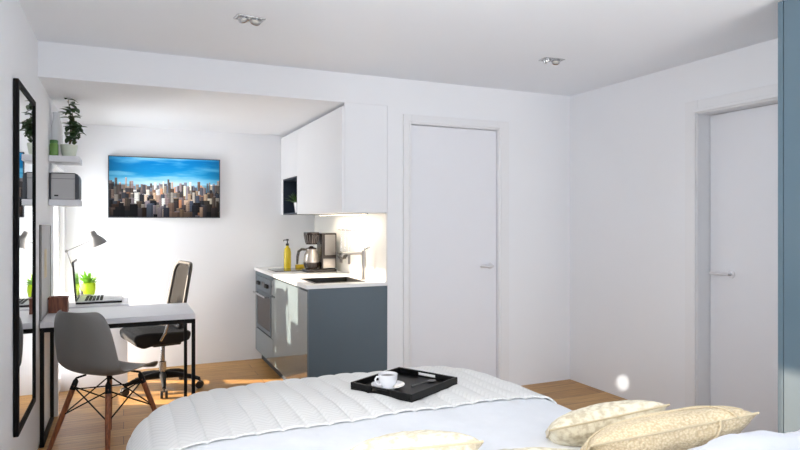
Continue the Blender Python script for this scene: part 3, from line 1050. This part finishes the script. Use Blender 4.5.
# coffee machine: long axis along x, tower by the wall
t = thing('coffee_machine', 'dark filter coffee machine with a glass jug on the worktop', 'coffee machine', (1.45, 5.28, ZC))
bm = NB(); bx(bm, .0, .275, -.075, .075, 0, .028, .008); obj('base', bm, 'coffee_dark', t)
bm = NB(); bx(bm, .135, .275, -.075, .075, .029, .345, .01); tw_ = obj('water_tower', bm, 'coffee_dark', t)
bm = NB(); bx(bm, .165, .262, -.0775, -.074, .15, .33, .004); obj('side_panel', bm, 'steel', tw_)
bm = NB(); bx(bm, .15, .262, -.0775, -.074, .035, .12, .004); obj('lower_panel', bm, 'steel', tw_)
bm = NB(); lathe(bm, [(0, .245), (.048, .245), (.056, .27), (.068, .33), (.07, .345), (.066, .352), (0, .354)], 28, c=(.066, 0, 0)); fb = obj('filter_basket', bm, 'coffee_dark', t)
bm = NB()
for k in range(9):
    a = R(180 + 20 * k)
    tube(bm, [(.066 + .0535 * math.cos(a), .0535 * math.sin(a), .258), (.066 + .0685 * math.cos(a), .0685 * math.sin(a), .328)], .004, 6)
obj('basket_rib', bm, 'steel', fb)
bm = NB(); lathe(bm, [(0, .030), (.05, .030), (.064, .045), (.068, .09), (.062, .15), (.046, .195), (.045, .203), (.042, .203), (.043, .19), (.058, .15), (.064, .09), (.06, .05), (0, .034)], 28, c=(.064, 0, 0)); cf = obj('coffee_jug', bm, 'carafe', t)
bm = NB(); lathe(bm, [(0, .0305), (.052, .0305), (.066, .046), (.0695, .085), (.069, .088), (0, .088)], 28, c=(.064, 0, 0)); obj('jug_band', bm, 'coffee_dark', cf)
bm = NB(); lathe(bm, [(0, .204), (.047, .204), (.046, .212), (.02, .22), (.012, .23), (0, .231)], 24, c=(.064, 0, 0)); obj('jug_lid', bm, 'coffee_dark', cf)
bm = NB(); tube(bm, [(.018, 0, .20), (-.025, -.003, .203), (-.052, -.006, .185), (-.062, -.007, .14), (-.066, -.008, .075)], [.011, .011, .012, .012, .009], 10); obj('jug_handle', bm, 'coffee_dark', cf)

t = thing('soap_bottle', 'clear yellow soap bottle with a dark pump top', 'bottle', (1.435, 5.83, ZC))
bm = NB(); lathe(bm, [(0, 0), (.031, 0), (.034, .006), (.034, .15), (.028, .185), (.014, .20), (.013, .215), (0, .215)], 24); obj('bottle_body', bm, 'soap', t)
bm = NB(); lathe(bm, [(0, .214), (.015, .214), (.015, .235), (.006, .238), (.005, .262), (.013, .264), (.013, .278), (0, .28)], 18); tube(bm, [(0, 0, .271), (-.035, 0, .268), (-.04, 0, .258)], .005, 8); obj('pump', bm, 'dark', t)
bm = NB(); bx(bm, -.045, .045, -.03, .03, 0, .032, .006, 3)
o = tag(obj('sponge', bm, 'sponge'), 'yellow sponge beside the coffee machine handle', 'sponge'); o.location = (1.555, 5.80, ZC)

# hanging utensils
t = thing('utensil_rail', 'thin steel rail on the splashback behind the sink', 'rail', (XB - .0085, 5.0, 1.265))
bm = NB(); tube(bm, [(-.025, -.2, 0), (-.025, .2, 0)], .005, 10); obj('bar', bm, 'chrome', t)
for y in (-.17, .17):
    bm = NB(); tube(bm, [(0, y, 0), (-.025, y, 0)], .006, 10); obj('mount', bm, 'chrome', t)
def utensil(name, label, y, head, m):
    t = thing(name, label, 'utensil', (XB - .0335, y, 1.265), 0, 'utensils on the rail')
    bm = NB()
    tube(bm, [(.0, 0, -.006), (-.007, 0, .004), (-.004, 0, .012), (.005, 0, .008)][::-1] + [(-.009, 0, -.03), (-.010, 0, -.15), (-.010, 0, -.19)], .0035, 8)
    obj('handle', bm, 'chrome', t)
    obj('head', head(), m, t)
def h_spat():
    bm = NB(); prism(bm, [(-.02, -.185), (.02, -.185), (.036, -.21), (.036, -.285), (-.036, -.285), (-.036, -.21)], 'x', -.013, -.009, .001); return bm
def h_ladle():
    bm = NB(); lathe(bm, [(0, -.052), (.03, -.043), (.045, -.02), (.048, .0), (.045, .0), (.042, -.02), (.028, -.04), (0, -.048)], 24, c=(-.035, 0, -.20)); return bm
def h_fork():
    bm = NB()
    prism(bm, [(-.02, -.185), (.02, -.185), (.03, -.22), (-.03, -.22)], 'x', -.013, -.009, .001)
    for k in range(4):
        y = -.024 + k * .016
        tube(bm, [(-.011, y, -.215), (-.011, y, -.285)], .0032, 6)
    return bm
utensil('spatula', 'steel spatula hanging on the rail nearest the coffee machine', 5.10, h_spat, 'steel')
utensil('ladle', 'dark round ladle hanging mid rail over the worktop', 4.99, h_ladle, 'dark')
utensil('serving_fork', 'steel serving fork hanging on the rail nearest the tap', 4.89, h_fork, 'steel')

# ------------------------------------------------------------------ wardrobe
t = thing('wardrobe', 'tall glossy blue-grey wardrobe against the right wall', 'wardrobe', (2.85, -.5, 0))
wl = 1.94 + .5
bm = NB(); bx(bm, .0, .60, wl - .026, wl, 0, 2.385, .0015); obj('side_panel', bm, 'blue_ward', t)
bm = NB(); bx(bm, .0, .60, 0, .026, 0, 2.385, .0015); bx(bm, .022, .60, .027, wl - .027, .06, 2.38); obj('carcass', bm, 'blue', t)
for k in range(4):
    a, b = .028 + k * (wl - .056) / 4, .028 + (k + 1) * (wl - .056) / 4
    bm = NB(); bx(bm, .0, .021, a + .0015, b - .0015, .06, 2.383, .0015); obj('door', bm, 'blue_ward', t)
bm = NB(); bx(bm, .04, .06, .028, wl - .028, 0, .058); obj('plinth', bm, 'plinth', t)

# ------------------------------------------------------------------ bed and bedding
BX = .905
t = thing('bed', 'wide bed with an upholstered grey base under white bedding', 'bed', (BX, 1.85, 0))
bm = NB(); bx(bm, -.76, .76, -1.02, 1.06, .09, .28, .02, 3); obj('base', bm, 'bedbase', t)
bm = NB(); bx(bm, -.755, .755, -1.01, 1.05, .281, .49, .05, 4); obj('mattress', bm, 'linen', t)
bm = NB(); bx(bm, -.82, .82, -1.10, -1.025, .05, .86, .025, 3); obj('headboard', bm, 'bedbase', t)
for sx in (-1, 1):
    for y in (-.92, .96):
        bm = NB(); lathe(bm, [(0, 0), (.022, 0), (.03, .09), (0, .09)], 16, c=(sx * .66, y, 0)); obj('leg', bm, 'black', t)

def nz2(x, y):
    return (vnoise(x, y, 2) - .5) + .5 * (vnoise(x * 2.1, y * 2.1, 5) - .5)

def cloth(x0, x1, y0, y1, nx, ny, A, RC, RR, z0, lift, fold, ribs=0., ylim=None, bul=.03, foldk=1.):
    """cloth spread over a rounded-rectangle top: A=(xc, half width, y of the foot) of the flat area, corner radius RC,
    edge roll RR. Whatever lies outside the flat area rolls over the edge and hangs."""
    xc, hw_, yf = A
    bm = NB()
    g = []
    for j in range(ny + 1):
        row = []
        for i in range(nx + 1):
            p = x0 + (x1 - x0) * i / nx
            q = y0 + (y1 - y0) * j / ny
            dx, dy = p - xc, q - yf
            # inner rounded rectangle, open towards the head
            cxp = max(-(hw_ - RC), min(hw_ - RC, dx)); cyp = min(-RC, dy)
            vx, vy = dx - cxp, dy - cyp
            dist = math.hypot(vx, vy)
            e = dist - RC
            if e <= 0:
                X, Y, Z, hang = p, q, z0, 0.
            else:
                nx_, ny_ = vx / dist, vy / dist
                bxp, byp = xc + cxp + nx_ * RC, yf + cyp + ny_ * RC
                a = min(e / RR, PI / 2)
                out = RR * math.sin(a); Z = z0 - RR * (1 - math.cos(a))
                rest = max(0, e - RR * PI / 2)
                hang = rest
                per = math.atan2(ny_, nx_) * .9 + (q if abs(nx_) > .7 else 0) + (p if abs(ny_) > .7 else 0)
                out += fold * min(1, rest / .2) * math.sin(per * 19 * foldk) + fold * .4 * min(1, rest / .2) * math.sin(per * 43 * foldk + 1)
                out += .10 * rest
                Z -= rest
                X, Y = bxp + nx_ * out, byp + ny_ * out
            b = max(0, 1 - (dx / (hw_ + .06)) ** 4)
            t_ = max(0, min(1, (yf + .12 - q) / .5))
            Z += bul * b * (t_ * t_ * (3 - 2 * t_))
            Z += lift
            Z += .012 * nz2(X * 5, Y * 5) * (1 if hang == 0 else .3)
            if ribs:
                r_ = abs(math.sin(PI * p / .088)) ** .28
                Z += ribs * (r_ - 1)
            row.append(bm.verts.new((X, Y, max(Z, .03))))
        g.append(row)
    for j in range(ny):
        for i in range(nx):
            bm.faces.new((g[j][i], g[j][i + 1], g[j + 1][i + 1], g[j + 1][i]))
    return bm

FL = (BX, .76, 2.93)
bm = cloth(BX - 1.20, BX + 1.20, .98, 3.30, 120, 110, FL, .34, .13, .545, 0, .014)
o = obj('duvet', bm, 'duvet', smooth=True, solid=.012)
o.data.polygons.foreach_set('use_smooth', [True] * len(o.data.polygons))
tag(o, 'smooth white duvet covering the bed', 'duvet')
bm = cloth(BX - 1.18, BX + 1.18, 2.20, 3.36, 420, 150, FL, .34, .135, .552, .010, .016, ribs=.012)
o = obj('bed_throw', bm, 'throw', smooth=True, solid=.008)
tag(o, 'white quilted throw folded across the foot of the bed', 'bedspread')

def pillow_bm(w, h, th, pinch=.10, n=28):
    bm = NB()
    top, bot = [], []
    for s, G_ in ((1, top), (-1, bot)):
        for j in range(n + 1):
            row = []
            for i in range(n + 1):
                u, v = -1 + 2 * i / n, -1 + 2 * j / n
                px = u * w / 2 * (1 - pinch * (1 - u * u) * 0 - pinch * (1 - abs(u)) * 0 - pinch * .6 * (1 - v * v) ** 1 * abs(u) ** 3)
                py = v * h / 2 * (1 - pinch * .6 * (1 - u * u) * abs(v) ** 3)
                k = (max(0, 1 - abs(u) ** 2.6) * max(0, 1 - abs(v) ** 2.6)) ** .5
                z = s * (th / 2 * k + (.007 * nz2(px * 22 + s * 9, py * 22) + (0 if pinch > .09 else .03 * nz2(px * 9 + 3, py * 9))) * k)
                row.append(bm.verts.new((px, py, z)))
            G_.append(row)
    for G_, f in ((top, 1), (bot, -1)):
        for j in range(n):
            for i in range(n):
                q = (G_[j][i], G_[j][i + 1], G_[j + 1][i + 1], G_[j + 1][i])
                bm.faces.new(q if f > 0 else q[::-1])
    bmesh.ops.remove_doubles(bm, verts=bm.verts, dist=.0004)
    return bm

def pillow(name, label, topc, w, h, th, yaw, tilt, roll, m, group, seams=(), piping=True):
    """topc: centre of the top edge; tilt: angle of the pillow's plane above the mattress, leaning towards the head"""
    rot = Matrix.Rotation(R(yaw), 4, 'Z') @ Matrix.Rotation(R(roll), 4, 'Y') @ Matrix.Rotation(PI - R(tilt), 4, 'X') @ Matrix.Rotation(PI, 4, 'Z') @ Matrix.Scale(1, 4)
    # local +y is the pillow's up direction: after the rotation it must point to the head (-Y) and up
    up = rot.to_3x3() @ Vector((0, 1, 0))
    if up.z < 0:
        rot = Matrix.Rotation(R(yaw), 4, 'Z') @ Matrix.Rotation(R(roll), 4, 'Y') @ Matrix.Rotation(PI - R(tilt), 4, 'X')
        up = rot.to_3x3() @ Vector((0, 1, 0))
    t = thing(name, label, 'cushion' if 'cushion' in name else 'pillow', Vector(topc) - up * h / 2, 0, group)
    t.rotation_mode = 'QUATERNION'
    t.rotation_quaternion = rot.to_quaternion()
    bm = pillow_bm(w, h, th, .10 if piping else .06)
    c = obj('cover', bm, m, t)
    c.data.shade_smooth()
    if piping:
        bm = NB()
        pts = []
        n = 18
        P = .06
        for (a, b) in [(-1 + 2 * i / n, -1) for i in range(n)] + [(1, -1 + 2 * i / n) for i in range(n)] + [(1 - 2 * i / n, 1) for i in range(n)] + [(-1, 1 - 2 * i / n) for i in range(n)]:
            px = a * w / 2 * (1 - P * (1 - b * b) * abs(a) ** 3); py = b * h / 2 * (1 - P * (1 - a * a) * abs(b) ** 3)
            pts.append((px, py, 0))
        tube(bm, pts, .0035, 6, closed=True)
        obj('piping', bm, 'piping', t)
    for (a0, b0, a1, b1, side) in seams:
        bm = NB(); pts = []
        for i in range(25):
            f = i / 24; u = a0 + (a1 - a0) * f; v = b0 + (b1 - b0) * f
            k = (max(0, 1 - abs(u) ** 2.6) * max(0, 1 - abs(v) ** 2.6)) ** .5
            pts.append((u * w / 2, v * h / 2, side * (th / 2 * k + .0005)))
        tube(bm, pts, .003, 6)
        obj('seam', bm, 'piping', t)
    return t

GC = 'cream cushions at the head of the bed'
pillow('cushion', 'cream knitted cushion with crossing seams nearest the wardrobe', (1.385, 1.235, .765), .47, .37, .14, -24, 29, -11, 'knit', GC, seams=((-1, .55, 1, .75, -1), (.1, -.2, .75, 1, -1), (.1, .2, .55, 1, 1)))
pillow('cushion', 'pale cream mottled cushion lying behind the knitted cushion', (1.445, 1.55, .698), .40, .34, .13, -24, 28, -12, 'blotch', GC)
pillow('cushion', 'pale cream mottled cushion at the middle of the bed below the coffee tray', (.68, 1.43, .755), .36, .38, .13, -24, 30, -5, 'blotch', GC)
pillow('cushion', 'cream cushion just peeking up between the two mottled cushions', (1.0, 1.30, .70), .42, .34, .12, -24, 26, 0, 'blotch', GC)
pillow('pillow', 'white bed pillow in front of the knitted cushion', (1.52, .91, .80), .66, .40, .15, -8, 31, 0, 'linen', 'white pillows against the headboard', piping=False)

# ------------------------------------------------------------------ tray with cup
TZ = .592
c = [(.93, 2.579), (1.248, 2.789), (1.4, 2.484), (1.048, 2.225)]
cx, cy = sum(p[0] for p in c) / 4, sum(p[1] for p in c) / 4
TA = R(29)
t = thing('serving_tray', 'square black serving tray lying on the quilted throw', 'tray', (cx, cy, TZ), TA)
a, b = .180, .168
bm = NB(); bx(bm, -a, a, -b, b, 0, .008, .003); obj('tray_base', bm, 'tray', t)
for (x0, x1, y0, y1) in ((-a, a, -b, -b + .012), (-a, a, b - .012, b)):
    bm = NB(); bx(bm, x0, x1, y0, y1, .0075, .034, .003); obj('side', bm, 'tray', t)
for s in (-1, 1):
    xo, xi = s * a, s * (a - .012)
    bm = NB()
    x0, x1 = min(xo, xi), max(xo, xi)
    bx(bm, x0, x1, -b + .0125, -.05, .0075, .034, .003); bx(bm, x0, x1, .05, b - .0125, .0075, .034, .003)
    bx(bm, x0, x1, -.0505, .0505, .0075, .013, .002); bx(bm, x0, x1, -.0505, .0505, .027, .034, .002)
    obj('handle_side', bm, 'tray', t)
SX, SY, SZ = 1.065, 2.50, TZ + .008
bm = NB(); lathe(bm, [(0, .003), (.03, .0), (.034, .0), (.036, .004), (.062, .012), (.074, .019), (.0745, .021), (.072, .0215), (.055, .015), (.035, .008), (0, .0075)], 36)
o = tag(obj('saucer', bm, 'porcelain'), 'white porcelain saucer under the coffee cup', 'saucer'); o.location = (SX, SY, SZ)
t = thing('coffee_cup', 'white porcelain coffee cup on its saucer on the black tray', 'cup', (SX, SY, SZ + .0078), R(190))
bm = NB(); lathe(bm, [(0, .002), (.022, 0), (.025, .0), (.026, .004), (.038, .018), (.0425, .035), (.0435, .058), (.042, .0585), (.040, .05), (.039, .036), (.034, .018), (.02, .008), (0, .007)], 36); obj('bowl', bm, 'porcelain', t)
bm = NB(); lathe(bm, [(0, .046), (.0398, .046), (.039, .043), (0, .043)], 28); obj('coffee', bm, 'coffee', t)
bm = NB(); tube(bm, [(.041, 0, .05), (.058, 0, .052), (.066, 0, .042), (.062, 0, .027), (.05, 0, .018), (.036, 0, .016)], [.0045, .0042, .004, .004, .0042, .0045], 10); obj('handle', bm, 'porcelain', t)
t = thing('teaspoon', 'small silver spoon lying on the black tray beside the cup', 'spoon', (1.235, 2.50, TZ + .0085), R(20))
bm = NB(); tube(bm, [(-.07, 0, .004), (-.03, 0, .006), (.025, 0, .006), (.045, 0, .004)], [.0045, .003, .0022, .003], 8); obj('handle', bm, 'steel', t)
bm = NB(); lathe(bm, [(0, 0), (.010, .002), (.0155, .006), (.015, .0065), (.009, .0035), (0, .002)], 20, mtx=Matrix.Translation((.062, 0, .0)) @ Matrix.Diagonal((1.5, 1, 1, 1))); obj('bowl', bm, 'steel', t)

# ------------------------------------------------------------------ light
def area(name, loc, rot, sx, sy, power, col=(1, 1, 1)):
    l = bpy.data.lights.new(name, 'AREA')
    l.shape = 'RECTANGLE'; l.size = sx; l.size_y = sy; l.energy = power; l.color = col
    o = bpy.data.objects.new(name, l); COL.objects.link(o)
    o.location = loc; o.rotation_euler = rot
    return o
# daylight entering through the two windows, then added fill lamps
area('sky_light_recess', (XL - .12, (W1[0] + W1[1]) / 2, (W1[2] + W1[3]) / 2), (0, R(-90), 0), W1[3] - W1[2] - .1, W1[1] - W1[0] - .1, 30, (.96, .98, 1))
area('sky_light_bedroom', (XL - .12, (W2[0] + W2[1]) / 2, (W2[2] + W2[3]) / 2), (0, R(-90), 0), W2[3] - W2[2] - .1, W2[1] - W2[0] - .1, 39, (1, 1, 1))
area('rear_fill_light', (2.2, YB + .02, 1.35), (R(90), 0, 0), 1.9, 1.9, 39, (.95, .975, 1))  # added fill lamp in front of the solid wall behind the camera
area('ceiling_fill_light', (1.85, -.75, .25), (R(165), 0, 0), 1.7, 1.2, 60, (.92, .96, 1))  # added unseen uplight, brightens the ceiling in place of floor bounce
area('under_cabinet_glow', (XU + .215, YN + .65, ZU0 - .02), (0, 0, 0), .03, 1.1, 3., (1, .86, .66))

def aim(o, d):
    o.rotation_euler = Vector(d).to_track_quat('-Z', 'Y').to_euler()
sun = bpy.data.lights.new('sun', 'SUN')
sun.energy = 23.; sun.angle = R(1.); sun.color = (1, .84, .67)
so = bpy.data.objects.new('sun', sun); COL.objects.link(so)
SUN = Vector((1, -.41, -.32))
aim(so, SUN)
# added spotlight outside the bedroom window, throws low light on the bedding
sp = bpy.data.lights.new('bedding_patch_spot', 'SPOT')
sp.energy = 1000; sp.spot_size = R(24); sp.spot_blend = .1; sp.shadow_soft_size = .06; sp.color = (1, .93, .78)
po = bpy.data.objects.new('bedding_patch_spot', sp); COL.objects.link(po)
gd = Vector((1, .15, -.42))
po.location = Vector((XL, 1.5, 2.16)) - gd * 7
gd = Vector((XL, 1.06, 1.5)) - po.location
aim(po, gd)
# second added spotlight, narrow, makes the bright patch low on the wardrobe
s2 = sp.copy(); s2.name = 'wardrobe_patch_spot'; s2.energy = 14500; s2.spot_size = R(3.3); s2.color = (1, .62, .42)
p2 = bpy.data.objects.new('wardrobe_patch_spot', s2); COL.objects.link(p2)
p2.location = po.location
aim(p2, Vector((2.85, 1.95, .50)) - po.location)
# third added spotlight, aimed through the same window, makes the right wall's spot
s3 = sp.copy(); s3.name = 'wall_patch_spot'; s3.energy = 2200; s3.spot_size = R(1.15); s3.spot_blend = .9; s3.shadow_soft_size = .01; s3.color = (1, .97, .9)
p3 = bpy.data.objects.new('wall_patch_spot', s3); COL.objects.link(p3)
gd = Vector((3.455, 3.565, .115)) - Vector((XL, 1.2, 1.6))
p3.location = Vector((XL, 1.2, 1.6)) - gd * .5
aim(p3, gd)

w = bpy.data.worlds.new('daylight'); scene.world = w
w.use_nodes = True
bg = w.node_tree.nodes['Background']
sky = w.node_tree.nodes.new('ShaderNodeTexSky')
sky.sky_type = 'HOSEK_WILKIE'
sky.sun_direction = (-SUN).normalized()
w.node_tree.links.new(sky.outputs[0], bg.inputs['Color'])
bg.inputs['Strength'].default_value = 1.6

# ------------------------------------------------------------------ camera
cam = bpy.data.cameras.new('camera')
cam.sensor_fit = 'HORIZONTAL'; cam.sensor_width = 36
cam.lens = 36 * 615.065 / 800
cam.shift_y = -(225 - 221.678) / 800
cam.clip_start = .05
co = bpy.data.objects.new('camera', cam); COL.objects.link(co)
co.location = (0, 0, 1.337)
co.rotation_euler = (R(90), 0, -.4224)
scene.camera = co
scene.view_settings.view_transform = 'Standard'
scene.view_settings.look = 'None'
scene.view_settings.exposure = 0
scene.cycles.max_bounces = 10
scene.cycles.diffuse_bounces = 6
scene.cycles.use_denoising = True
scene.cycles.sample_clamp_indirect = 8
